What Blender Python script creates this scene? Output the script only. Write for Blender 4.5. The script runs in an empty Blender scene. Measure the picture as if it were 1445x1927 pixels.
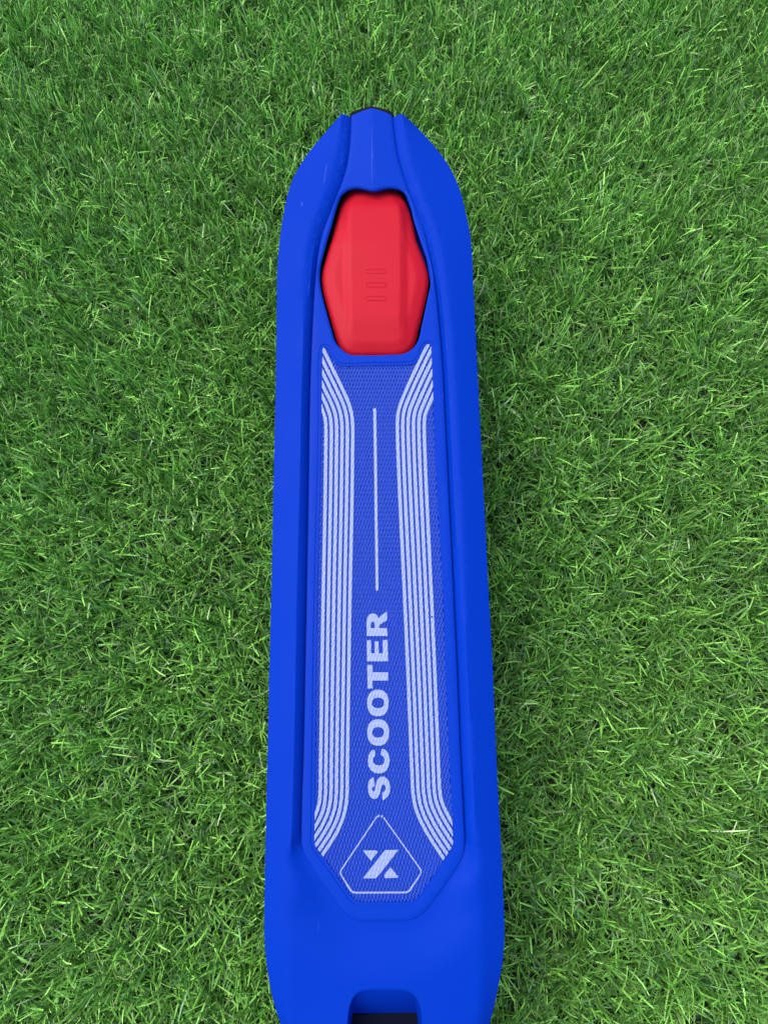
import bpy, math, random
import numpy as np
from mathutils import Vector
from mathutils.geometry import delaunay_2d_cdt
random.seed(7)
rng = np.random.default_rng(11)
C = bpy.context.scene.collection
SC = bpy.context.scene
R = math.radians

# ------------------------------------------------------------------ camera, world, sun, exposure
H = 0.56            # camera height over the turf backing
TH = R(14.0)        # pitch away from straight down
F = 1391.0          # focal length in pixels of the 1445 x 1927 photograph
Z0 = 0.130          # height of the deck's upper face
cam_d = bpy.data.cameras.new('camera')
cam = bpy.data.objects.new('camera', cam_d); C.objects.link(cam)
cam.location = (0, 0, H); cam.rotation_euler = (TH, 0, 0)
cam_d.sensor_fit = 'VERTICAL'; cam_d.sensor_height = 24.0; cam_d.sensor_width = 18.0
cam_d.lens = F / 1927.0 * 24.0
cam_d.clip_start = 0.01; cam_d.clip_end = 100
SC.camera = cam

SUN_EL, SUN_AZ = R(60), R(-55)      # azimuth from +Y, towards -X
world = bpy.data.worlds.new("World"); SC.world = world
world.use_nodes = True
wn = world.node_tree
bg = wn.nodes['Background']
sky = wn.nodes.new('ShaderNodeTexSky'); sky.sky_type = 'NISHITA'; sky.sun_disc = False
sky.sun_elevation = SUN_EL; sky.sun_rotation = SUN_AZ
sky.air_density = 1.0; sky.dust_density = 4.0; sky.ozone_density = 0.6
wn.links.new(sky.outputs[0], bg.inputs[0]); bg.inputs[1].default_value = 0.15
sl = bpy.data.lights.new('sun', 'SUN'); sl.energy = 0.8; sl.angle = R(58); sl.color = (1.0, 0.95, 0.88)
so = bpy.data.objects.new('sun', sl); C.objects.link(so)
sd = Vector((math.sin(SUN_AZ)*math.cos(SUN_EL), math.cos(SUN_AZ)*math.cos(SUN_EL), math.sin(SUN_EL)))
so.rotation_euler = sd.to_track_quat('Z', 'Y').to_euler(); so.location = sd*3
SC.view_settings.view_transform = 'Standard'; SC.view_settings.look = 'None'
SC.view_settings.exposure = 0.65; SC.view_settings.gamma = 1.0

# ------------------------------------------------------------------ measuring: photograph point -> point on a level plane
def at(px, py, z=0.0):
    """x, y of the point seen at (px, py) that lies z metres above the deck's upper face"""
    lx = (px-722.5)/F; ly = -(py-963.5)/F
    wy = ly*math.cos(TH)+math.sin(TH); wz = ly*math.sin(TH)-math.cos(TH)
    k = (Z0+z-H)/wz
    return (lx*k, wy*k)
def ats(pts, z=0.0): return np.array([at(x, y, z) for x, y in pts])

# ------------------------------------------------------------------ curve helpers
def spline(pts, n=6, closed=False):
    p = [np.array(q, float) for q in pts]; m = len(p); out = []
    for i in range(m if closed else m-1):
        p0 = p[(i-1) % m] if (closed or i > 0) else p[0]*2-p[1]
        p1 = p[i]; p2 = p[(i+1) % m]
        p3 = p[(i+2) % m] if (closed or i < m-2) else p[-1]*2-p[-2]
        d1 = np.linalg.norm(p2-p1)**.5+1e-9; d0 = np.linalg.norm(p1-p0)**.5+1e-9; d2 = np.linalg.norm(p3-p2)**.5+1e-9
        m1 = (p1-p0)/d0-(p2-p0)/(d0+d1)+(p2-p1)/d1; m2 = (p2-p1)/d1-(p3-p1)/(d1+d2)+(p3-p2)/d2
        m1 *= d1; m2 *= d1
        for k in range(n):
            t = k/n
            out.append((2*t**3-3*t**2+1)*p1+(t**3-2*t**2+t)*m1+(-2*t**3+3*t**2)*p2+(t**3-t**2)*m2)
    if not closed: out.append(p[-1])
    return np.array(out)
def smooth_line(P, it=2, closed=False):
    P = P.copy()
    for _ in range(it):
        if closed: P = .25*np.roll(P, 1, 0)+.5*P+.25*np.roll(P, -1, 0)
        else: P[1:-1] = .25*P[:-2]+.5*P[1:-1]+.25*P[2:]
    return P
def resample(P, step, closed=False):
    Q = np.vstack([P, P[:1]]) if closed else P
    d = np.r_[0, np.cumsum(np.linalg.norm(np.diff(Q, axis=0), axis=1))]
    n = max(2, int(round(d[-1]/step))); t = np.linspace(0, d[-1], n+1)
    o = np.c_[np.interp(t, d, Q[:, 0]), np.interp(t, d, Q[:, 1])]
    return o[:-1] if closed else o
def area(P):
    return .5*np.sum(P[:, 0]*np.roll(P[:, 1], -1)-np.roll(P[:, 0], -1)*P[:, 1])
def offset(P, d, closed=True):
    """offset to the left of travel by d (inwards for a counter-clockwise loop)"""
    if closed: T = np.roll(P, -1, 0)-np.roll(P, 1, 0)
    else:
        T = np.gradient(P, axis=0)
    T /= np.linalg.norm(T, axis=1)[:, None]+1e-12
    return P+np.c_[-T[:, 1], T[:, 0]]*d
def inside(P, X, Y):
    r = np.zeros(len(X), bool); x0, y0 = P[-1]
    for x1, y1 in P:
        c = (y1 > Y) != (y0 > Y)
        if y1 != y0: r ^= c & (X < (x0-x1)*(Y-y1)/(y0-y1)+x1)
        x0, y0 = x1, y1
    return r
def dist(P, X, Y, closed=True):
    """distance from points to a polyline"""
    Q = np.roll(P, -1, 0) if closed else P[1:]
    A = P if closed else P[:-1]
    best = np.full(len(X), 1e9)
    for (ax, ay), (bx, by) in zip(A, Q):
        dx, dy = bx-ax, by-ay; L = dx*dx+dy*dy+1e-18
        t = np.clip(((X-ax)*dx+(Y-ay)*dy)/L, 0, 1)
        best = np.minimum(best, (X-ax-t*dx)**2+(Y-ay-t*dy)**2)
    return np.sqrt(best)
def sstep(a, b, x):
    t = np.clip((x-a)/(b-a), 0, 1); return t*t*(3-2*t)

# ------------------------------------------------------------------ mesh helpers
def link(name, me, mat=None, parent=None):
    o = bpy.data.objects.new(name, me); C.objects.link(o)
    if mat: me.materials.append(mat)
    if parent: o.parent = parent
    return o
def finish(me, ang=32):
    me.validate(); me.update()
    me.polygons.foreach_set('use_smooth', [True]*len(me.polygons))
    me.set_sharp_from_angle(angle=R(ang))
BASE = Vector((0.0, 0.20, 0.0))       # foot of the scooter; every part is built relative to it
def mesh(name, V, Fc, mat, parent, ang=32):
    me = bpy.data.meshes.new(name)
    me.from_pydata([(v[0]-BASE.x, v[1]-BASE.y, v[2]-BASE.z) for v in V], [], [tuple(f) for f in Fc])
    finish(me, ang); return link(name, me, mat, parent)

def sheet(outer, holes, lines, zf, grid, skirts=(), hole_skirts=(), thick_loops=None, fine=None):
    """triangulated sheet inside a loop with creases along given lines; z from zf(X, Y).
    skirts: (inset, drop) rings that continue the outer edge downwards."""
    outer = outer if area(outer) > 0 else outer[::-1]
    pts = []; edges = []
    def add(P, closed):
        s = len(pts); pts.extend([tuple(q) for q in P]); n = len(P)
        edges.extend([(s+i, s+(i+1) % n) for i in range(n if closed else n-1)])
        return s, n
    oi = add(outer, True)
    hi = [add(h, True) for h in holes]
    for L, cl in lines: add(L, cl)
    if grid:
        allL = [outer]+list(holes)+[l for l, c in lines]
        allC = [True]*(1+len(holes))+[c for l, c in lines]
        def scatter(x0, y0, x1, y1, g):
            gx = np.arange(x0, x1, g); gy = np.arange(y0, y1, g*.866)
            X, Y = np.meshgrid(gx, gy); X = X+(np.arange(len(gy)) % 2)[:, None]*g/2
            X = X.ravel(); Y = Y.ravel()
            k = inside(outer, X, Y)
            for h in holes: k &= ~inside(h, X, Y)
            X = X[k]; Y = Y[k]
            k = np.ones(len(X), bool)
            for l, c in zip(allL, allC): k &= dist(l, X, Y, c) > g*.3
            return X[k], Y[k]
        x0, y0 = outer.min(0); x1, y1 = outer.max(0)
        X, Y = scatter(x0, y0, x1, y1, grid)
        if fine:
            fx0, fy0, fx1, fy1, g = fine
            k = (X < fx0) | (X > fx1) | (Y < fy0) | (Y > fy1); X = X[k]; Y = Y[k]
            X2, Y2 = scatter(fx0, fy0, fx1, fy1, g); X = np.r_[X, X2]; Y = np.r_[Y, Y2]
        pts.extend(zip(X.tolist(), Y.tolist()))
    r = delaunay_2d_cdt([Vector(p) for p in pts], edges, [], 0, 1e-7)
    V2 = np.array([tuple(v) for v in r[0]]); tris = np.array([f for f in r[2] if len(f) == 3])
    cen = V2[tris].mean(1)
    k = inside(outer, cen[:, 0], cen[:, 1])
    for h in holes: k &= ~inside(h, cen[:, 0], cen[:, 1])
    tris = tris[k]
    a = V2[tris]; ar = (a[:, 1, 0]-a[:, 0, 0])*(a[:, 2, 1]-a[:, 0, 1])-(a[:, 2, 0]-a[:, 0, 0])*(a[:, 1, 1]-a[:, 0, 1])
    tris[ar < 0] = tris[ar < 0][:, ::-1]
    Z = zf(V2[:, 0], V2[:, 1])
    V = [(x, y, z) for (x, y), z in zip(V2.tolist(), Z.tolist())]
    Fc = [tuple(int(i) for i in t) for t in tris]
    back = {}
    for i, orig in enumerate(r[3]):
        for o in orig: back[o] = i
    def ring(start_n, loop, rings, sgn):
        s, n = start_n
        prev = [back[s+i] for i in range(n)]
        bx = np.array([V[i][2] for i in prev])
        for ins, drop in rings:
            Q = offset(loop, ins*sgn)
            base = len(V)
            for i in range(n): V.append((Q[i][0], Q[i][1], bx[i]-drop))
            cur = list(range(base, base+n))
            for i in range(n):
                j = (i+1) % n
                if sgn > 0: Fc.append((prev[i], cur[i], cur[j], prev[j]))
                else: Fc.append((prev[i], cur[i], cur[j], prev[j]))
            prev = cur
    ring(oi, outer, skirts, 1)
    for h, s in zip(holes, hi):
        ring(s, h, hole_skirts, 1 if area(h) < 0 else -1)
    return V, Fc

# ------------------------------------------------------------------ materials
def nt(name):
    m = bpy.data.materials.new(name); m.use_nodes = True
    return m, m.node_tree, m.node_tree.nodes['Principled BSDF']
def N(t, typ, **k):
    n = t.nodes.new(typ)
    for a, v in k.items(): setattr(n, a, v)
    return n
def math_(t, op, a, b=None, c=None):
    n = t.nodes.new('ShaderNodeMath'); n.operation = op
    for i, v in enumerate((a, b, c)):
        if v is None: continue
        if isinstance(v, (int, float)): n.inputs[i].default_value = v
        else: t.links.new(v, n.inputs[i])
    return n.outputs[0]
def ramp(t, src, lo, hi, a=0.0, b=1.0):
    n = t.nodes.new('ShaderNodeMapRange'); n.inputs[1].default_value = lo; n.inputs[2].default_value = hi
    n.inputs[3].default_value = a; n.inputs[4].default_value = b; t.links.new(src, n.inputs[0]); return n.outputs[0]
def noise(t, co, scale, detail=3, rough=.5):
    n = N(t, 'ShaderNodeTexNoise'); n.inputs['Scale'].default_value = scale; n.inputs['Detail'].default_value = detail
    n.inputs['Roughness'].default_value = rough; t.links.new(co, n.inputs['Vector']); return n.outputs['Fac']
def mix(t, fac, a, b):
    n = N(t, 'ShaderNodeMix', data_type='RGBA')
    for s, v in ((0, fac), (6, a), (7, b)):
        if isinstance(v, (tuple, float, int)): n.inputs[s].default_value = v if s == 0 else (*v, 1)
        else: t.links.new(v, n.inputs[s])
    return n.outputs[2]
def plastic(name, col, rough=.42, knurl=0.0, dust=True, grain=.00003, spec=.04, dustcol=(.45, .55, .9)):
    m, t, b = nt(name)
    co = N(t, 'ShaderNodeTexCoord').outputs['Object']
    base = col
    if dust:
        # scattered pale specks and faint rubbed scuffs
        v = N(t, 'ShaderNodeTexVoronoi'); v.inputs['Scale'].default_value = 62; t.links.new(co, v.inputs['Vector'])
        sp = ramp(t, v.outputs['Distance'], .028, .016)
        sel = N(t, 'ShaderNodeSeparateColor'); t.links.new(v.outputs['Color'], sel.inputs[0])
        sp = math_(t, 'MULTIPLY', sp, ramp(t, sel.outputs[0], .86, .9))
        mp = N(t, 'ShaderNodeMapping'); mp.inputs['Scale'].default_value = (60, 8, 20); mp.inputs['Rotation'].default_value = (0, 0, .18); t.links.new(co, mp.inputs['Vector'])
        sc = math_(t, 'MULTIPLY', ramp(t, noise(t, mp.outputs[0], 6, 2), .74, .84), .05)
        fac = math_(t, 'MAXIMUM', math_(t, 'MULTIPLY', sp, .12), sc)
        base = mix(t, fac, col, dustcol)
        t.links.new(base, b.inputs['Base Color'])
    else: b.inputs['Base Color'].default_value = (*col, 1)
    rn = ramp(t, noise(t, co, 35, 4), .3, .7, rough-.05, rough+.06)
    t.links.new(rn, b.inputs['Roughness'])
    b.inputs['Specular IOR Level'].default_value = spec
    g = N(t, 'ShaderNodeBump'); g.inputs['Strength'].default_value = 1; g.inputs['Distance'].default_value = grain
    t.links.new(noise(t, co, 2200, 2), g.inputs['Height'])
    out = g.outputs[0]
    if knurl:
        s = N(t, 'ShaderNodeSeparateXYZ'); t.links.new(co, s.inputs[0])
        ax = math_(t, 'MULTIPLY', s.outputs[0], 1/.00190); by = math_(t, 'MULTIPLY', s.outputs[1], 1/.00556)
        hs = []
        for op in ('ADD', 'SUBTRACT'):
            f = math_(t, 'FRACT', math_(t, op, ax, by))
            tri = math_(t, 'ABSOLUTE', math_(t, 'SUBTRACT', math_(t, 'MULTIPLY', f, 2.0), 1.0))
            hs.append(math_(t, 'SMOOTH_MAX', ramp(t, tri, .25, .95), 0.0, .1))
        h = math_(t, 'SMOOTH_MAX', hs[0], hs[1], .12)
        g2 = N(t, 'ShaderNodeBump'); g2.inputs['Strength'].default_value = 1; g2.inputs['Distance'].default_value = knurl
        t.links.new(h, g2.inputs['Height']); t.links.new(out, g2.inputs['Normal']); out = g2.outputs[0]
    t.links.new(out, b.inputs['Normal'])
    return m
BLUE = (.0005, .0350, .430)
M_body = plastic('blue_plastic', BLUE, .50)
M_pad = plastic('blue_pad_plastic', (.0009, .038, .440), .46, spec=.06)
M_panel = plastic('blue_textured_plastic', (.016, .074, .54), .30, dust=False, spec=.5)
M_print = plastic('pale_print', (.31, .39, .64), .36, knurl=.00018, dust=False, spec=.4)
M_red = plastic('red_plastic', (.49, .0075, .023), .46, spec=.14, dustcol=(.9, .6, .6))
M_black = plastic('black_plastic', (.004, .004, .005), .6, dust=False, spec=.1)
M_rubber = plastic('black_rubber', (.016, .016, .017), .7, dust=False)
M_hub = plastic('grey_hub_plastic', (.25, .26, .28), .4, dust=False)

# ------------------------------------------------------------------ the scooter: measured outlines (photograph pixels)
A_L = [(641,215),(616,244),(581,286),(558,322),(543.6,357),(535,395),(527.6,442),(523,485),(521.3,530),(520.3,624),(518.6,741),(514.5,920),(511,1100),(506.4,1275),(503.4,1418),(501.0,1525),(498.6,1649),(497.4,1740),(499.0,1790),(503.3,1832),(514,1890),(525,1927),(542,1985),(560,2060),(580,2140),(596,2200)]
A_R = [(758.5,214),(790.7,245),(831.4,292),(851.7,325),(866.3,360),(875,395),(883.7,436),(888,480),(890.5,540),(896,653),(901,755),(909.5,920),(918.4,1100),(925.5,1227),(930,1339),(934,1430),(938.6,1520),(943,1597),(947.0,1690),(948.9,1755),(947.3,1795),(943,1832),(933.3,1885),(924,1927),(907,1985),(889,2060),(869,2140),(852,2200)]
B_L = [(643,216),(637.6,262),(628.5,310),(618,345),(603,385),(589.5,420),(579,455),(573.5,508),(571.5,580),(570,660),(567,741),(564.5,890),(559,1100),(556,1275),(553,1418),(551,1500),(546.5,1620),(543.3,1720),(541.8,1823),(544,1927),(554,1985),(572,2060),(592,2140),(604,2200)]
B_R = [(758,216),(763,262),(774,310),(786,345),(801,385),(817,425),(829,470),(836,520),(842,566),(847.5,610),(853.5,697),(858,794),(865,920),(872.5,1100),(880,1275),(886.5,1400),(892.5,1520),(899,1660),(902.5,1740),(905.2,1823),(900.5,1927),(894,1985),(877,2060),(857,2140),(844,2200)]
C_L = [(651,218),(645.6,284),(639,314),(627,352),(614,386),(603,412),(590.5,455),(584.5,508),(579.8,566),(576.4,653),(573.4,741),(571.5,890),(567,1100),(563,1275),(560.3,1418),(558.2,1566),(558,1596)]
C_R = [(749.2,218),(753.6,273),(761,308),(771,330),(788,367),(805,407),(814.5,443),(822,490),(827.5,540),(833,597),(841.7,690),(846.6,794),(852.5,900),(862.5,1100),(871,1275),(876.4,1421),(882,1524),(884,1587),(884.4,1600)]
INS = ([(661.5,217.5),(659.5,262),(655,303),(647.5,333),(634,369),(620,405),(606.5,441),(599.5,475),(595,510),(590.5,566),(586.3,653),(583.2,741),(581,890),(577.4,1100),(574,1275),(571.2,1418),(568.3,1500),(567,1575),(568.5,1595),(574,1611),(588,1635),(615.4,1673.6),(633,1699),(646,1716),(662,1729),(680,1734),(720,1734.6),(760,1733.6),(780,1729.5),(797,1718.5),(816.9,1695),(845.7,1654),(863,1628),(872,1607),(874.3,1585),(872.5,1540),(870,1490),(866.5,1421),(860.6,1275),(852.6,1100),(842.5,890),(837.8,794),(832.6,690),(824.5,590),(819,540),(812.5,500),(806,468),(796.5,430),(785,402),(773,372),(758.5,331),(748,295),(742.5,262),(737.5,217.5)])
TAIL = [(728,213.3),(716,210.2),(699.7,207.4),(683,210.6),(671,214.2)]
HOLE = [(657,358),(648,363.5),(640,372),(633,392),(626,418),(616.3,450),(607.6,482),(603,500),(601.2,513),(601.6,528),(604.6,548.5),(614,586),(624,622),(630.8,643),(642.4,657),(658.4,667.2),(680,668.6),(703.5,668.6),(735,667.8),(755.8,666.4),(773.3,658.7),(786.3,642),(793.6,612),(805,560),(810.6,532),(811,518),(807.5,500),(798,473),(789,447),(777.6,412),(771.8,383.5),(764,368),(757,360.5),(748,357),(732.6,356),(716,359.6),(703.5,362.8),(690,359.8),(672,356)]
REDO = [(645,362),(640,375),(635.5,390),(630,415),(622.5,447),(614.5,473.6),(606.6,500),(604.6,514),(604.8,527),(607.5,545),(618,583),(627.5,617),(635.3,640),(646,654.5),(661,662.4),(703.5,662.6),(752,661.8),(769,655),(781,640),(788,615),(797.3,578),(805,542),(807,521),(803.6,501),(795,476),(785,450),(777,412),(771,387),(762,364),(750,346),(735,338),(700,336),(668,338),(653,347)]
PAN = [(605.8,663),(608,654.5),(612.5,652.4),(617,656.5),(622,666.5),(629.5,680),(636,686.5),(645,688.6),(703,687.8),(768,686.3),(779,684),(786,678.5),(794.6,661),(801.5,649),(806,646.2),(810.5,650),(812.2,662),(815.6,760),(820.5,900),(832.8,1100),(838.7,1275),(845,1418),(850,1516),(852.6,1570),(852.6,1583),(849.5,1596),(834.6,1619.5),(799,1671.4),(787,1688),(778,1694.5),(768,1696.8),(720,1697.6),(678,1697.4),(668,1694),(659,1685),(633,1647),(607.6,1612.8),(594,1594),(591,1583),(591.6,1560),(593,1450),(594.8,1275),(597.5,1100),(602.5,900),(604.6,785)]

def crv(pts, z): return ats(spline(pts, 6), z)
aL = resample(crv(A_L, -.004), .003); aR = resample(crv(A_R, -.004), .003)
bL = resample(crv(B_L, 0), .003); bR = resample(crv(B_R, 0), .003)
cL = resample(crv(C_L, -.0009), .002); cR = resample(crv(C_R, -.0009), .002)
ins_u = ats(spline(INS, 6), -.0035)              # open at the tail
tail_end = ats(spline([INS[-1]]+TAIL+[INS[0]], 5), -.0032)
ins_loop = resample(np.vstack([ins_u[:-1], tail_end[:-1]]), .0015, True)
if area(ins_loop) < 0: ins_loop = ins_loop[::-1]
def fx(P):                                        # x of a long curve as a function of y
    o = np.argsort(P[:, 1]); ys = P[o, 1]; xs = P[o, 0]
    return lambda y: np.interp(y, ys, xs)
fAL, fAR, fBL, fBR, fCL, fCR = map(fx, (aL, aR, bL, bR, cL, cR))
yrow = lambda py, z=0: at(700, py, z)[1]
cen_px = lambda py: 699.7+(722.5-699.7)*(py-210)/(1740-210)
fMID = fx(ats([(cen_px(p), p) for p in range(150, 2300, 50)], 0))

root = bpy.data.objects.new('kick_scooter', None); C.objects.link(root)
root.location = BASE; root.empty_display_size = .05
root['label'] = 'blue plastic kick scooter deck with red rear brake and pale striped pad, on turf'
root['category'] = 'scooter'

# --- body: rims, channel walls, basin and front slope, skirt all round
SLOT = [(648,2010),(651,1960),(653.5,1925),(656,1900),(661,1883),(669,1870.5),(684,1862),(705,1859),(722,1858.4),(745,1859.2),(764,1861.8),(778,1870),(786,1882),(791.5,1899),(794.5,1920),(797,1960),(800,2010)]
slot = resample(ats(spline(SLOT, 5), 0), .0012)
ns = len(slot)
def body_z(X, Y):
    side = X < fMID(Y)
    xA = np.where(side, fAL(Y), fAR(Y)); xB = np.where(side, fBL(Y), fBR(Y)); xC = np.where(side, fCL(Y), fCR(Y))
    sg = np.where(side, -1, 1)
    out = (X-xB)*sg; wAB = np.maximum((xA-xB)*sg, 1e-4)
    tt = np.clip(out/wAB, 0, 1)
    zab = -.0046*tt**1.15
    front = sstep(yrow(1560), yrow(1640), Y)      # 0 along the channel, 1 past its end
    inn = np.clip(-out/np.maximum((xB-xC)*sg, 1e-4), 0, 1)
    zab = np.where(out < 0, -.0014*inn*(1-front), zab)
    d = dist(ins_loop, X, Y); d = np.where(inside(ins_loop, X, Y), -d, d)
    w = .0026+front*(.008+.016*sstep(yrow(1660), yrow(1735), Y))
    lin = np.clip((d-.0002)/w, 0, 1); s = lin*(1-front)+front*sstep(0, 1, lin)
    depth = (.0047-.0021*sstep(yrow(560), yrow(400), Y))*(1-front)+.0042*front
    z = zab-depth*(1-s)
    # slot at the front end
    py_y = yrow(1858, 0)-Y
    ds = dist(slot, X, Y, False); ins_ = inside(np.vstack([slot, [[slot[-1][0], slot[-1][1]-.01], [slot[0][0], slot[0][1]-.01]]]), X, Y)
    run = .0256*np.clip(py_y/.0215, 0, 1)**1.25
    z = z-np.where(ins_, run*sstep(0, .0022, ds), 0)
    # gentle fall of the nose beyond
    z = z-.004*sstep(yrow(1740), yrow(2050), Y)*np.clip(np.abs(X-fMID(Y))/.055, 0, 1)**2
    z = z-.02*sstep(yrow(1960), yrow(2200), Y)
    return Z0+z
inner = offset(ins_loop, .0025)
ytail = at(700, 218, -.0035)[1]
# inner rim of the body, from tail-left round the hexagonal front to tail-right
k = inner[:, 1] < at(650, 216, -.001)[1]-.0015
i0 = [i for i in range(len(inner)) if k[i] and not k[i-1]][0]
inner_u = np.array([inner[(i0+j) % len(inner)] for j in range(int(k.sum()))])     # counter-clockwise: starts on the left
yt = at(650, 216, -.001)[1]
tl = np.array([(at(645,216,-.001)[0], yt), (at(652,216,-.001)[0], yt), (at(661,217,-.005)[0], yt)])
tr = np.array([(at(738.5,217,-.005)[0], yt), (at(747.5,216,-.001)[0], yt), (at(755,216,-.001)[0], yt)])
front_edge = resample(np.array([aL[np.argmin(aL[:, 1])], aR[np.argmin(aR[:, 1])]]), .004)[1:-1]
aLd = aL[np.argsort(-aL[:, 1])]; aRd = aR[np.argsort(aR[:, 1])]
outer = np.vstack([aLd, front_edge, aRd, tr[::-1], inner_u[::-1], tl[::-1]])
q = bL[(bL[:, 1] < ytail-.003) & (bL[:, 1] > yrow(2190))]; q2 = bR[(bR[:, 1] < ytail-.003) & (bR[:, 1] > yrow(2190))]
wall_top = offset(ins_loop, -.0028); 
wt = wall_top[(wall_top[:, 1] < ytail-.002) & (wall_top[:, 1] > yrow(1600))]
mid = .5*(wt[:, 0].max()+wt[:, 0].min())
def near_c(P): return P[(P[:, 1] < ytail-.003) & (P[:, 1] > yrow(1596))]
wl = wt[wt[:, 0] < fMID(wt[:, 1])]; wr = wt[wt[:, 0] >= fMID(wt[:, 1])]
wl = wl[np.argsort(wl[:, 1])]; wr = wr[np.argsort(wr[:, 1])]
wf = offset(ins_loop, -.0003); wf = wf[(wf[:, 1] < ytail-.002) & (wf[:, 1] > yrow(1600))]
fl = wf[wf[:, 0] < fMID(wf[:, 1])]; fr = wf[wf[:, 0] >= fMID(wf[:, 1])]
fl = fl[np.argsort(fl[:, 1])]; fr = fr[np.argsort(fr[:, 1])]
V, Fc = sheet(outer, [], [(q, False), (q2, False), (wl, False), (wr, False), (fl, False), (fr, False), (slot, False)], body_z, .0032,
              skirts=[(.0004, .0007), (.0008, .002), (.0014, .0052), (.0025, .0135), (.0035, .0230)],
              fine=(at(640,1900)[0], yrow(2010), at(810,1900)[0], yrow(1850), .0011))
body = mesh('body', V, Fc, M_body, root, 38)

# --- foot pad insert, one piece from the hexagonal front to the tail ridge, with the opening for the brake
hole = resample(ats(spline(HOLE, 4, True), -.004), .0012, True)
pan = resample(ats(spline(PAN, 4, True), -.0040), .0015, True)
if area(pan) < 0: pan = pan[::-1]
if area(hole) < 0: hole = hole[::-1]
ringl = offset(pan, -.0021); ring2 = offset(pan, -.0017); pan_in = offset(pan, .0003)
def ins_z(X, Y):
    d = dist(ins_loop, X, Y)
    z = -.0035-np.where(d < .0010, .0010-np.sqrt(np.maximum(0, .0010**2-(.0010-np.minimum(d, .001))**2)), 0)
    up = sstep(yrow(560), yrow(300), Y)
    half = np.maximum(.5*(np.interp(Y, rt_y, rt_x)-np.interp(Y, lf_y, lf_x)), .004); mx = .5*(np.interp(Y, rt_y, rt_x)+np.interp(Y, lf_y, lf_x))
    r = np.clip(np.abs(X-mx)/half, 0, 1)
    z = z+up*(.0016*(1-r)+.0010)
    dh = dist(hole, X, Y); z = z-.0007*(1-sstep(0, .0012, dh))
    inr = inside(ringl, X, Y); dr = dist(ringl, X, Y)
    z = z-np.where(inr, .0004*np.clip(dr/.00035, 0, 1), 0)
    inp = inside(pan, X, Y); dp = dist(pan, X, Y)
    z = z-np.where(inp, .0016*np.clip(dp/.0003, 0, 1), 0)
    return Z0+z
li = ins_u[ins_u[:, 0] < fMID(ins_u[:, 1])]; ri = ins_u[ins_u[:, 0] >= fMID(ins_u[:, 1])]
li = li[np.argsort(li[:, 1])]; ri = ri[np.argsort(ri[:, 1])]
lf_y, lf_x, rt_y, rt_x = li[:, 1], li[:, 0], ri[:, 1], ri[:, 0]
e1 = offset(ins_loop, .0003); e2 = offset(ins_loop, .0010); h1 = offset(hole, -.0005); h2 = offset(hole, -.0012)
ry = np.linspace(yrow(352), yrow(218), 30)
ridge = np.c_[.5*(np.interp(ry, rt_y, rt_x)+np.interp(ry, lf_y, lf_x)), ry]
V, Fc = sheet(ins_loop, [hole], [(e1, True), (e2, True), (h1, True), (h2, True), (ringl, True), (ring2, True), (pan, True), (pan_in, True), (ridge, False)],
              ins_z, .0030, skirts=[(.0, .0012), (.0003, .0042)], hole_skirts=[(.0002, .0006), (.0003, .0022)])
pad = mesh('foot_pad', V, Fc, M_pad, root, 30)

# --- textured panel lying in the pad's recess
ZP = -.0042
pz = lambda X, Y: np.full(len(X), Z0+ZP)
V, Fc = sheet(offset(pan, .0004), [], [], pz, .006, skirts=[(-.0001, .0003)])
V = [(x, y, z-.0012) for x, y, z in V]
panel = mesh('textured_panel', V, Fc, M_panel, pad)
# raised diamond lattice: every cell four sloping walls and a small floor
KA, KB, KD = .00190, .00556, .00110
cx_, cy_ = pan.mean(0)
ii, jj = np.meshgrid(np.arange(-45, 46), np.arange(-80, 81))
k = ((ii+jj) % 2 == 0).ravel(); GX = cx_+ii.ravel()[k]*KA/2; GY = cy_+jj.ravel()[k]*KB/2
pin = offset(pan, -.0007)
k = inside(pin, GX, GY); GX = GX[k]; GY = GY[k]
V = []; Fc = []
cs = ((1, 0), (0, 1), (-1, 0), (0, -1))
for x, y in zip(GX, GY):
    b0 = len(V)
    for sc_, dz in ((1.0, .00012), (.80, 0), (.28, -KD)):
        for u, v in cs: V.append((x+u*KA/2*sc_, y+v*KB/2*sc_, Z0+ZP+dz))
    for r_ in (0, 4):
        for i in range(4):
            j = (i+1) % 4; Fc.append((b0+r_+i, b0+r_+j, b0+r_+4+j, b0+r_+4+i))
    Fc.append((b0+8, b0+9, b0+10, b0+11))
kn = mesh('diamond_lattice', V, Fc, M_panel, panel, 15); kn['kind'] = 'stuff'

# --- flat print on the panel: stripes, centre line, lettering, emblem
ZI = ZP+.00008
def flat(name, loop_px, holes_px=(), parent=None, mat=None, spl=0):
    P = ats(loop_px, ZI); Hs = [ats(h, ZI) for h in holes_px]
    V, Fc = sheet(P, Hs, [], lambda X, Y: np.full(len(X), Z0+ZI), 0)
    return mesh(name, V, Fc, mat or M_print, parent or panel)
def clip(P, a, b):
    """keep the part left of the line a -> b"""
    a = np.array(a, float); b = np.array(b, float); n = np.array([-(b-a)[1], (b-a)[0]])
    s = (P-a) @ n; out = []
    for i in range(len(P)):
        j = (i+1) % len(P)
        if s[i] >= 0: out.append(P[i])
        if (s[i] >= 0) != (s[j] >= 0): out.append(P[i]+(P[j]-P[i])*s[i]/(s[i]-s[j]))
    return np.array(out)
PL = [(588,608),(610.8,655.5),(622.3,679.4),(643,722),(656.5,751),(663.6,773),(666.6,795),(667,820),(666.6,850),(665.3,950),(662.2,1100),(659.3,1275),(657.2,1418),(656.6,1460),(656.5,1486),(654.6,1513),(649,1539),(637.5,1566),(624,1588.5),(607.6,1612.8),(580,1653)]
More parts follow.
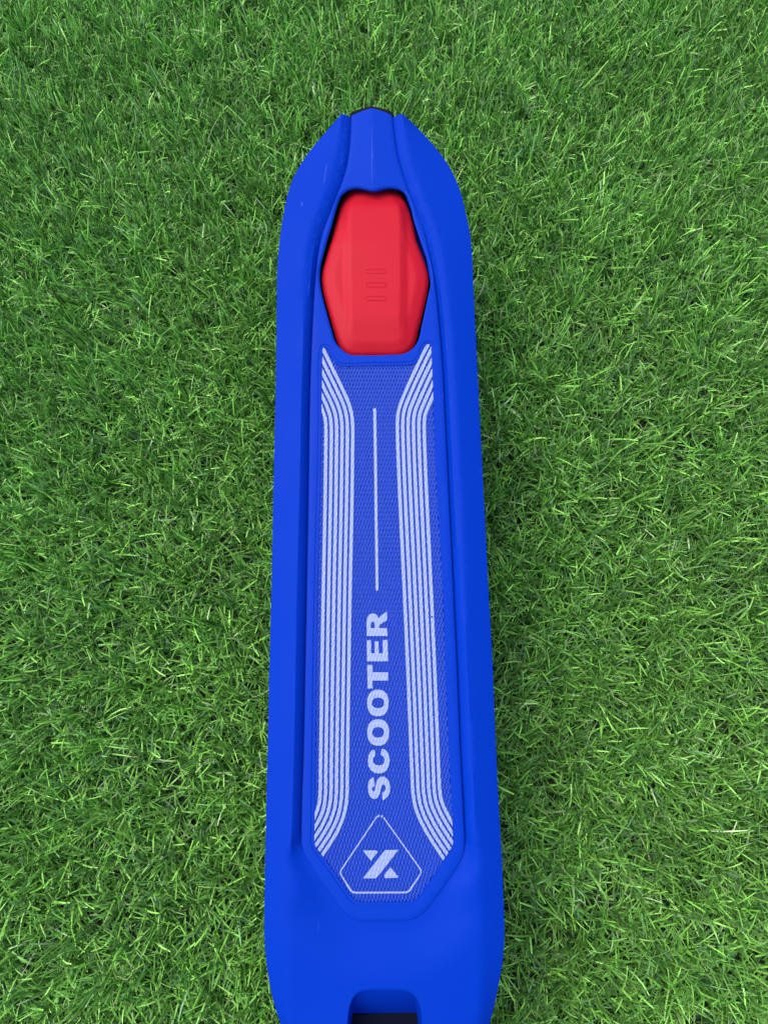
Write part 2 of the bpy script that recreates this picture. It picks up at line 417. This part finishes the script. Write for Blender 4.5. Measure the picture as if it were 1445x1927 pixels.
PR = [(826,600),(801.9,647.3),(780,692),(759.3,737.6),(748.6,764.6),(744.9,786),(744.6,812),(747.6,900),(757,1100),(764.8,1275),(770.4,1418),(772,1456),(773.9,1494),(779,1522),(788.5,1546),(803.6,1574),(832.4,1618),(862,1664)]
PLs = smooth_line(resample(spline(PL, 8), 4), 4); PRs = smooth_line(resample(spline(PR, 8), 4), 4)
for kk in range(6):
    for path, sg in ((PLs, 1), (PRs, -1)):
        o0 = kk*10.07; o1 = o0+6.35
        a_ = offset(path, sg*o0, False); b_ = offset(path, sg*o1, False)
        poly = np.vstack([a_, b_[::-1]])
        if sg > 0:
            poly = clip(poly, (591.4, 1590), (606.9, 655)); poly = clip(poly, (657.6, 1682.5), (592.8, 1590.6)) if True else poly
            poly = clip(poly, (600, 654), (640, 654))
        else:
            poly = clip(poly, (811.2, 655), (852.2, 1584)); poly = clip(poly, (851.2, 1592.5), (799.6, 1670.4))
            poly = clip(poly, (780, 648), (840, 648))
        flat('stripe', poly)
flat('centre_line', [(702.3,768.6),(707.9,768.6),(712.0,1111.0),(707.0,1111.2)])
def S(pts, ox, oy, s): return [(ox+x/s, oy+y/s) for x, y in pts]
def sup(x0, x1, y0, y1, n=48, p=2.35):
    cx, cy, rx, ry_ = (x0+x1)/2, (y0+y1)/2, (x1-x0)/2, (y1-y0)/2; o = []
    for i in range(n):
        a = 2*math.pi*i/n; c, s = math.cos(a), math.sin(a)
        o.append((cx+rx*math.copysign(abs(c)**(2/p), c), cy+ry_*math.copysign(abs(s)**(2/p), s)))
    return o
Lp = {}
flat('letter', S([(632,875),(630,620),(640,560),(665,520),(700,497),(740,490),(780,500),(812,530),(832,578),(862,540),(905,505),(976,457),(978,605),(850,683),(845,739),(979,741),(985,874)], 620, 1100, 9.03),
     [S([(700,740),(699,680),(710,642),(733,627),(757,642),(768,680),(769,740)], 620, 1100, 9.03)])                  # R
flat('letter', S([(633,952),(705,942),(708,1168),(768,1168),(768,965),(832,965),(838,1168),(905,1168),(903,945),(985,936),(995,1305),(637,1305)], 620, 1100, 9.03))   # E
flat('letter', S([(640,1365),(728,1365),(733,1490),(995,1492),(995,1631),(728,1633),(735,1765),(648,1768)], 620, 1100, 9.03))   # T
flat('letter', S(sup(425,980,245,935), 660, 1280, 13.76), [S(sup(548,862,452,722), 660, 1280, 13.76)])              # O
flat('letter', S(sup(428,992,1012,1697), 660, 1280, 13.76), [S(sup(555,860,1215,1485), 660, 1280, 13.76)])          # O
flat('letter', S([(550,262),(480,310),(435,395),(413,530),(428,660),(490,770),(580,832),(690,843),(800,820),(880,745),(925,645),(938,520),(925,410),(880,315),(825,268),(765,240),(738,300),(722,385),(785,432),(815,485),(815,540),(795,598),(755,637),(690,648),(620,640),(570,610),(535,560),(530,500),(550,452),(594,418),(590,350),(578,288)], 660, 1390, 12.85))   # C
flat('letter', S([(552,930),(562,1010),(575,1085),(578,1150),(535,1168),(510,1210),(522,1262),(555,1284),(583,1240),(602,1140),(622,1050),(652,980),(705,930),(775,913),(850,940),(910,1010),(940,1090),(952,1170),(940,1290),(900,1390),(840,1452),(772,1498),(764,1400),(758,1308),(802,1288),(836,1240),(845,1180),(830,1130),(790,1106),(752,1130),(732,1190),(720,1270),(700,1340),(650,1420),(590,1460),(520,1450),(460,1390),(425,1300),(416,1190),(420,1080),(442,1010),(490,968)], 660, 1390, 12.85))   # S
E = lambda p: S(p, 630, 1520, 8.03)
emb = flat('emblem', E([(750,650),(775,638),(962,636),(640,1050),(615,1068),(425,1066)]))
for p in ([(422,645),(625,645),(648,668),(545,802)], [(843,900),(965,1055),(760,1065),(742,1030),(775,975)]):
    flat('emblem_corner', E(p), parent=panel)
def rounded(pts, r, n=5):
    o = []; p = [np.array(q, float) for q in pts]
    for i in range(len(p)):
        if i in (0, len(p)-1): o.append(p[i]); continue
        a = (p[i-1]-p[i]); b = (p[i+1]-p[i]); a /= np.linalg.norm(a); b /= np.linalg.norm(b)
        for j in range(n+1):
            t = j/n; o.append((1-t)**2*(p[i]+a*r)+2*t*(1-t)*p[i]+t*t*(p[i]+b*r))
    return np.array(o)
path = rounded(E([(738,150),(1318,965),(1110,1280),(262,1284),(72,978),(640,128)]), 7)
T = np.gradient(path, axis=0); T /= np.linalg.norm(T, axis=1)[:, None]; nrm = np.c_[-T[:, 1], T[:, 0]]
wd = np.where(path[:, 1] > 1672, 1.75, 1.25)[:, None]
flat('emblem_border', np.vstack([path+nrm*wd, (path-nrm*wd)[::-1]]))
for c in ((663, 126), (713, 130)):
    q = E([c])[0]; flat('emblem_dot', [(q[0]+2.0*math.cos(a), q[1]+2.3*math.sin(a)) for a in np.linspace(0, 2*math.pi, 15)[:-1]])

# --- red rear brake
red = resample(ats(spline(REDO, 4, True), -.0045), .0015, True)
if area(red) < 0: red = red[::-1]
def px_x(px, py, z=-.002): return at(px, py, z)[0]
yb = np.array([yrow(p, -.002) for p in (340, 382, 500, 625, 680)])
def red_z(X, Y):
    xi0 = np.interp(-Y, -yb, [px_x(p, q) for p, q in ((661,340),(659,382),(659,500),(662,625),(664,680))])
    xo0 = np.interp(-Y, -yb, [px_x(p, q) for p, q in ((648,340),(645,382),(645.5,500),(649,625),(651,680))])
    xi1 = np.interp(-Y, -yb, [px_x(p, q) for p, q in ((751,340),(752,382),(753,500),(752,625),(750,680))])
    xo1 = np.interp(-Y, -yb, [px_x(p, q) for p, q in ((764,340),(766,382),(767.5,500),(767,625),(764,680))])
    a = np.clip((X-xo0)/(xi0-xo0), 0, 1); b = np.clip((xo1-X)/(xo1-xi1), 0, 1)
    y382, y372, y453, y600, y640 = [yrow(p, -.002) for p in (386, 368, 453, 590, 645)]
    plate = np.minimum(a, b)
    plate = plate*sstep(y372+.002, y382, Y)*(sstep(y640, y600, Y))
    d = dist(red, X, Y)
    z = -.0042-.0028*(1-np.clip(d/.0085, 0, 1))**1.1-.0016*(1-np.clip(d/.0022, 0, 1))**2
    z = z+.0020*plate
    z = z-np.clip(Y-y453, 0, 1)*.10
    z = z-np.clip(y453-Y, 0, 1)*.012-np.clip(y600-Y, 0, 1)*.08
    return Z0+z
gy = [yrow(p, -.002) for p in np.linspace(384, 640, 50)]
def rl(tab):
    ys = gy; xs = np.interp(-np.array(ys), -yb, [px_x(p, q) for p, q in tab]); return np.c_[xs, ys]
lines = [(rl(((648,340),(645,382),(645.5,500),(649,625),(651,680))), False), (rl(((661,340),(659,382),(659,500),(662,625),(664,680))), False),
         (rl(((751,340),(752,382),(753,500),(752,625),(750,680))), False), (rl(((764,340),(766,382),(767.5,500),(767,625),(764,680))), False),
         (np.array([at(664,453,-.002), at(748,453,-.002)]), False)]
V, Fc = sheet(red, [], lines, red_z, .0016, skirts=[(.0001, .0012), (.0003, .0055)])
brake = mesh('brake', V, Fc, M_red, root, 28)
brake['label'] = 'red brake plate in the opening at the rear of the deck'
# three oblong grip ribs, each a thin raised rim
for cy in (509.6, 535.2, 560.6):
    Vr = []; Fr = []; n = 28; prof = [(1.6, -.0002), (.9, .00026), (-.2, .00030), (-1.0, -.0001)]
    for off, dz in prof:
        for i in range(n):
            a = 2*math.pi*(i+.5)/n; c, s = math.cos(a), math.sin(a)
            hx = 15.5 if c > 0 else -15.5
            x = 707+hx+(3.6+off)*c; y = cy+(3.6+off)*s
            X, Y = at(x, y, -.0022)
            Vr.append((X, Y, float(red_z(np.array([X]), np.array([Y]))[0])+dz))
    for r_ in range(len(prof)-1):
        for i in range(n):
            j = (i+1) % n; Fr.append((r_*n+i, (r_+1)*n+i, (r_+1)*n+j, r_*n+j))
    mesh('grip_rib', Vr, [f[::-1] for f in Fr], M_red, brake, 60)

# --- black wheel housing under the tail
HOU = [(659,213.5),(668,208.0),(683,203.8),(699.7,199.8),(716.5,203.4),(731,207.6),(740.6,213.0),(746,280),(772,350),(798,410),(813,470),(817,530),(806,600),(792,650),(765,682),(650,683),(622,652),(604,600),(592.5,540),(594,490),(612,425),(640,352),(654,280)]
ho = resample(ats(spline(HOU, 3, True), -.0050), .002, True)
if area(ho) < 0: ho = ho[::-1]
hi_ = offset(ho, .0022)
n = len(ho); Vh = []
top = lambda y: np.where(y > ytail-.001, -.0050, -.0090)
for P, dz in ((ho, 0), (ho, 1), (hi_, 1), (hi_, 0)):
    for i, (x, y) in enumerate(P):
        tz = float(top(ho[i][1])); Vh.append((x, y, Z0+(tz if dz == 0 else -.034)))
Fh = []
for r_ in range(4):
    for i in range(n):
        j = (i+1) % n; Fh.append((r_*n+i, ((r_+1) % 4)*n+i, ((r_+1) % 4)*n+j, r_*n+j))
Fh.append(tuple(n+i for i in range(n))[::-1])
mesh('wheel_housing', Vh, Fh, M_black, root, 40)

# --- pale line on the tail ridge; small marks of use: a scuff on the left rim, a speck of dirt on the print
M_mark = plastic('pale_mark', (.015, .062, .50), .5, dust=False, spec=.15)
M_dirt = plastic('dirt', (.02, .02, .02), .8, dust=False, spec=.1)
def mark(name, loop_px, zf, mat, parent, zg):
    P = ats(loop_px, zg); Z = zf(P[:, 0], P[:, 1])
    c = P.mean(0); V = [(x, y, z+.00012) for (x, y), z in zip(P, Z)]
    return mesh(name, V, [tuple(range(len(V)))] if area(P) > 0 else [tuple(range(len(V)))[::-1]], mat, parent)
mark('ridge_line', [(699.6,225),(700.6,280),(701.6,296),(700.8,302),(700.7,335),(700.2,350),(699.5,335),(699.2,302),(698.4,296),(699.0,280)], ins_z, M_mark, pad, -.0015)
mark('scuff', [(614.5,310),(616,312),(612.5,332),(610,346),(608.6,345),(611,330)], body_z, M_mark, body, -.001)
mark('scuff', [(567,381),(569,380),(570,386),(568,389),(566.5,386)], body_z, M_mark, body, -.002)
mark('dirt_speck', [(812.5+1.7*math.cos(a), 1161+1.7*math.sin(a)) for a in np.linspace(0, 6.283, 9)[:-1]], lambda X, Y: np.full(len(X), Z0+ZI), M_dirt, panel, ZI)
0 and mark('dust_speck', [(915.3+1.2*math.cos(a), 1137+1.9*math.sin(a)) for a in np.linspace(0, 6.283, 8)[:-1]], body_z, M_print, body, -.004)

# --- wheels (rear one under the brake, two small ones below the front end)
def lathe_x(cx, cy, cz, prof, n=40):
    V = []; Fc = []
    for x, r in prof:
        for i in range(n):
            a = 2*math.pi*i/n; V.append((cx+x, cy+r*math.cos(a), cz+r*math.sin(a)))
    m = len(prof)
    for k in range(m-1):
        for i in range(n):
            j = (i+1) % n; Fc.append((k*n+i, k*n+j, (k+1)*n+j, (k+1)*n+i))
    return V, Fc
def wheel(cx, cy, cz, r, w):
    h = w/2
    V, Fc = lathe_x(cx, cy, cz, [(-h+.002, r*.70), (-h, r*.74), (-h, r*.88), (-h*.7, r*.97), (-h*.3, r), (h*.3, r), (h*.7, r*.97), (h, r*.88), (h, r*.74), (h-.002, r*.70)])
    t = mesh('wheel', V, Fc, M_rubber, root, 40)
    V, Fc = lathe_x(cx, cy, cz, [(-h+.003, .0), (-h+.003, r*.2), (-h+.005, r*.24), (-h+.006, r*.6), (-h+.002, r*.70), (h-.002, r*.70), (h-.006, r*.6), (h-.005, r*.24), (h-.003, r*.2), (h-.003, 0)])
    mesh('hub', V, Fc, M_hub, t, 30)
    V, Fc = lathe_x(cx, cy, cz, [(-h-.012, 0), (-h-.012, .004), (h+.012, .004), (h+.012, 0)], 16)
    mesh('axle', V, Fc, M_hub, t, 30)
wx, wy = at(706, 520, -.01)
wheel(wx, wy, Z0-.0125-.052, .052, .028)
fy = yrow(2120)
for s in (-1, 1): wheel(float(fMID(fy))+s*.026, fy+.006, Z0-.030-.044, .044, .024)
V = []; Fc = []
def box(x0, x1, y0, y1, z0, z1):
    b = len(V); V.extend([(x, y, z) for z in (z0, z1) for y in (y0, y1) for x in (x0, x1)])
    Fc.extend([tuple(b+i for i in f) for f in ((0,2,3,1),(4,5,7,6),(0,1,5,4),(2,6,7,3),(0,4,6,2),(1,3,7,5))])
mx = float(fMID(fy)); box(mx-.009, mx+.009, fy-.006, fy+.03, Z0-.082, Z0-.024)
mesh('front_bracket', V, Fc, M_black, root, 30)
V = []; Fc = []
hb = [at(q, w, -.0235) for q, w in ((656, 1906), (672, 1910), (700, 1909.5), (740, 1906), (775, 1903), (790, 1902), (792, 1990), (655, 1990))]  # added block; the slot's deep shade is put into its near-black colour
n = len(hb); V = [(x, y, Z0-.0240) for x, y in hb]+[(x, y, Z0-.0285) for x, y in hb]
mesh('slot_shade_block', V, [tuple(range(n))[::-1]]+[(i, (i+1) % n, n+(i+1) % n, n+i) for i in range(n)], plastic('slot_shade_dark', (.0015, .0035, .016), .6, dust=False, spec=.08), root, 30)
# closed underside
und = offset(np.vstack([aLd, front_edge, aRd]), .004) if area(np.vstack([aLd, front_edge, aRd])) > 0 else offset(np.vstack([aLd, front_edge, aRd])[::-1], .004)
srect = np.array([at(652,2000,-.0268), at(795,2000,-.0268), at(795,1880,-.0268), at(652,1880,-.0268)])
V, Fc = sheet(und, [offset(hole, -.001)], [], lambda X, Y: np.full(len(X), Z0-.0268), 0)
mesh('underside', V, Fc, M_body, root, 30)

# ------------------------------------------------------------------ turf: backing and blades
m_back, t, b = nt('turf_backing')
co = N(t, 'ShaderNodeTexCoord').outputs['Object']
t.links.new(mix(t, ramp(t, noise(t, co, 300, 4), .35, .65), (.006, .014, .005), (.018, .040, .012)), b.inputs['Base Color'])
b.inputs['Roughness'].default_value = .9
me = bpy.data.meshes.new('ground')
g = 24; S_ = 3.0
vs = [(-S_+2*S_*i/g, -S_+2*S_*j/g, 0) for j in range(g+1) for i in range(g+1)]
me.from_pydata(vs, [], [(j*(g+1)+i, j*(g+1)+i+1, (j+1)*(g+1)+i+1, (j+1)*(g+1)+i) for j in range(g) for i in range(g)])
gr = link('ground', me, m_back); gr['kind'] = 'structure'
gr['label'] = 'dark backing sheet under the artificial turf'

def grass_mat(name, rough, spec, transl):
    m, t, b = nt(name)
    a = N(t, 'ShaderNodeAttribute'); a.attribute_name = 'tint'
    t.links.new(a.outputs['Color'], b.inputs['Base Color'])
    b.inputs['Roughness'].default_value = rough; b.inputs['Specular IOR Level'].default_value = spec
    tr = N(t, 'ShaderNodeBsdfTranslucent'); t.links.new(a.outputs['Color'], tr.inputs[0])
    mx_ = N(t, 'ShaderNodeMixShader'); mx_.inputs[0].default_value = transl
    t.links.new(b.outputs[0], mx_.inputs[1]); t.links.new(tr.outputs[0], mx_.inputs[2])
    t.links.new(mx_.outputs[0], t.nodes['Material Output'].inputs[0]); return m
def vnoise(x, y, s, seed):
    r = np.random.default_rng(seed); G = r.random((64, 64)); X = x*s+20; Y = y*s+20
    i = np.floor(X).astype(int); j = np.floor(Y).astype(int); u = X-i; v = Y-j; u = u*u*(3-2*u); v = v*v*(3-2*v)
    g_ = lambda a, b_: G[a % 64, b_ % 64]
    return (g_(i, j)*(1-u)+g_(i+1, j)*u)*(1-v)+(g_(i, j+1)*(1-u)+g_(i+1, j+1)*u)*v
def blades(name, x, y, L, W, tilt, curv, az, twist, col, nseg, mat, wiggle=None, z0=None, tipw=.55):
    n = len(x); s = np.linspace(0, 1, nseg+1)
    ph = tilt[:, None]+curv[:, None]*s[None, :]
    aa = az[:, None]+(0 if wiggle is None else wiggle[0][:, None]*np.sin(wiggle[1][:, None]*s[None, :]+wiggle[2][:, None]))
    ds = (L/nseg)[:, None]
    hx = np.sin(ph)*np.cos(aa)*ds; hy = np.sin(ph)*np.sin(aa)*ds; hz = np.cos(ph)*ds
    def cum(h): return np.concatenate([np.zeros((n, 1)), np.cumsum(.5*(h[:, 1:]+h[:, :-1]), 1)], 1)
    PX = x[:, None]+cum(hx); PY = y[:, None]+cum(hy); PZ = (0 if z0 is None else z0[:, None])+cum(hz)
    PZ = np.maximum(PZ, .0008)
    tx, ty, tz = np.sin(ph)*np.cos(aa), np.sin(ph)*np.sin(aa), np.cos(ph)
    sx, sy, sz = -np.sin(aa), np.cos(aa), np.zeros_like(aa)                 # sideways
    nx, ny, nz = sy*tz-sz*ty, sz*tx-sx*tz, sx*ty-sy*tx                        # across
    c = np.cos(twist)[:, None]; q_ = np.sin(twist)[:, None]
    wx_, wy_, wz_ = sx*c+nx*q_, sy*c+ny*q_, sz*c+nz*q_
    wp = np.where(s < .55, 1, 1-(1-tipw)*((s-.55)/.45)**1.5)[None, :]*.5*W[:, None]
    V = np.empty((n, nseg+1, 2, 3), np.float32)
    for e, sg in ((0, -1), (1, 1)):
        V[:, :, e, 0] = PX+sg*wx_*wp; V[:, :, e, 1] = PY+sg*wy_*wp; V[:, :, e, 2] = PZ+sg*wz_*wp
    base = (np.arange(n)*(nseg+1)*2)[:, None]+(np.arange(nseg)*2)[None, :]
    Q = np.stack([base, base+1, base+3, base+2], -1).reshape(-1, 4).astype(np.int32)
    me = bpy.data.meshes.new(name)
    me.vertices.add(n*(nseg+1)*2); me.vertices.foreach_set('co', V.ravel())
    me.loops.add(Q.size); me.loops.foreach_set('vertex_index', Q.ravel())
    me.polygons.add(len(Q)); me.polygons.foreach_set('loop_start', np.arange(len(Q), dtype=np.int32)*4)
    me.polygons.foreach_set('loop_total', np.full(len(Q), 4, np.int32))
    me.polygons.foreach_set('use_smooth', np.ones(len(Q), bool))
    at_ = me.attributes.new('tint', 'FLOAT_COLOR', 'POINT')
    cc = np.ones((n, (nseg+1)*2, 4), np.float32); cc[:, :, :3] = col[:, None, :]
    at_.data.foreach_set('color', cc.ravel())
    me.update(); me.validate()
    o = link(name, me, mat); o['kind'] = 'stuff'; return o

def scatter_tufts(x0, x1, y0, y1, per_m2, k):
    nt_ = int((x1-x0)*(y1-y0)*per_m2/k)
    tx = rng.uniform(x0, x1, nt_); ty = rng.uniform(y0, y1, nt_)
    return np.repeat(tx, k), np.repeat(ty, k), nt_
K = 7
xs, ys, ntf = scatter_tufts(-.50, .50, -.34, .90, 215000, K)
n = len(xs)
# thin out what lies well outside the view
half = .30+.16*np.clip((ys+.2)/.8, 0, 1)
keep = ((np.abs(xs) < half) & (ys > -.28) & (ys < .80)) | (rng.random(n) < .35)
tid = np.repeat(np.arange(ntf), K)
tuft_az = rng.uniform(0, 2*math.pi, ntf); tuft_l = rng.normal(0, .10, ntf); tuft_c = rng.random(ntf)
xs = xs+rng.normal(0, .0016, n); ys = ys+rng.normal(0, .0016, n)
comb = vnoise(xs, ys, 9, 3)*2*math.pi*.55+math.pi*.22
az = np.where(rng.random(n) < .62, rng.uniform(0, 2*math.pi, n), np.where(rng.random(n) < .5, tuft_az[tid]+rng.normal(0, .7, n), comb+rng.normal(0, .7, n)))
L = np.clip(rng.normal(.0225, .0042, n)*(1+tuft_l[tid]), .010, .035)
W = np.clip(rng.normal(.00106, .00020, n), .00065, .0017)
tilt = np.abs(rng.normal(.45, .36, n)); curv = rng.normal(.40, .55, n)
flatb = rng.random(n) < .15; tilt = np.where(flatb, rng.uniform(.9, 1.4, n), tilt); curv = np.where(flatb, rng.normal(0, .4, n), curv)
tw = rng.normal(0, .7, n)
pal = np.array([(.195, .475, .072), (.125, .335, .050), (.055, .18, .032), (.27, .57, .12), (.115, .27, .095), (.38, .56, .25)])
pc = rng.choice(6, n, p=[.31, .29, .20, .11, .07, .02])
tone = (.42+.95*rng.random(n)**1.25)*(.88+.24*tuft_c[tid])*(.90+.22*vnoise(xs, ys, 22, 5))
col = pal[pc]*1.42*tone[:, None]*np.array([1.05, 1.0, 1.14])
z0 = np.zeros(n)
wig = (rng.normal(0, .25, n), rng.uniform(1, 4, n), rng.uniform(0, 6, n))
sel = keep
M_gr = grass_mat('turf_blade', .36, .35, .03)
o = blades('grass', xs[sel], ys[sel], L[sel], W[sel], tilt[sel], curv[sel], az[sel], tw[sel], col[sel], 4, M_gr, tuple(w[sel] for w in wig), z0[sel])
o['label'] = 'dense bright green artificial turf blades around and under the scooter'
# curled thatch yarns low in the pile
n = 16000
xs = rng.uniform(-.46, .46, n); ys = rng.uniform(-.30, .80, n)
tc = np.array([(.10, .24, .05), (.20, .36, .12), (.34, .42, .20), (.05, .15, .03)])[rng.choice(4, n, p=[.42, .32, .08, .18])]*(.7+.5*rng.random(n))[:, None]
o = blades('thatch', xs, ys, rng.uniform(.018, .034, n), rng.uniform(.00035, .0006, n), rng.uniform(.2, .9, n), rng.normal(.2, 1.6, n), rng.uniform(0, 6.28, n), rng.normal(0, .6, n), tc, 9,
           grass_mat('thatch_yarn', .5, .4, .1), (rng.uniform(.8, 2.4, n), rng.uniform(6, 14, n), rng.uniform(0, 6, n)), rng.uniform(.002, .012, n), .9)
o['label'] = 'thin curled pale green thatch yarns low between the turf blades'
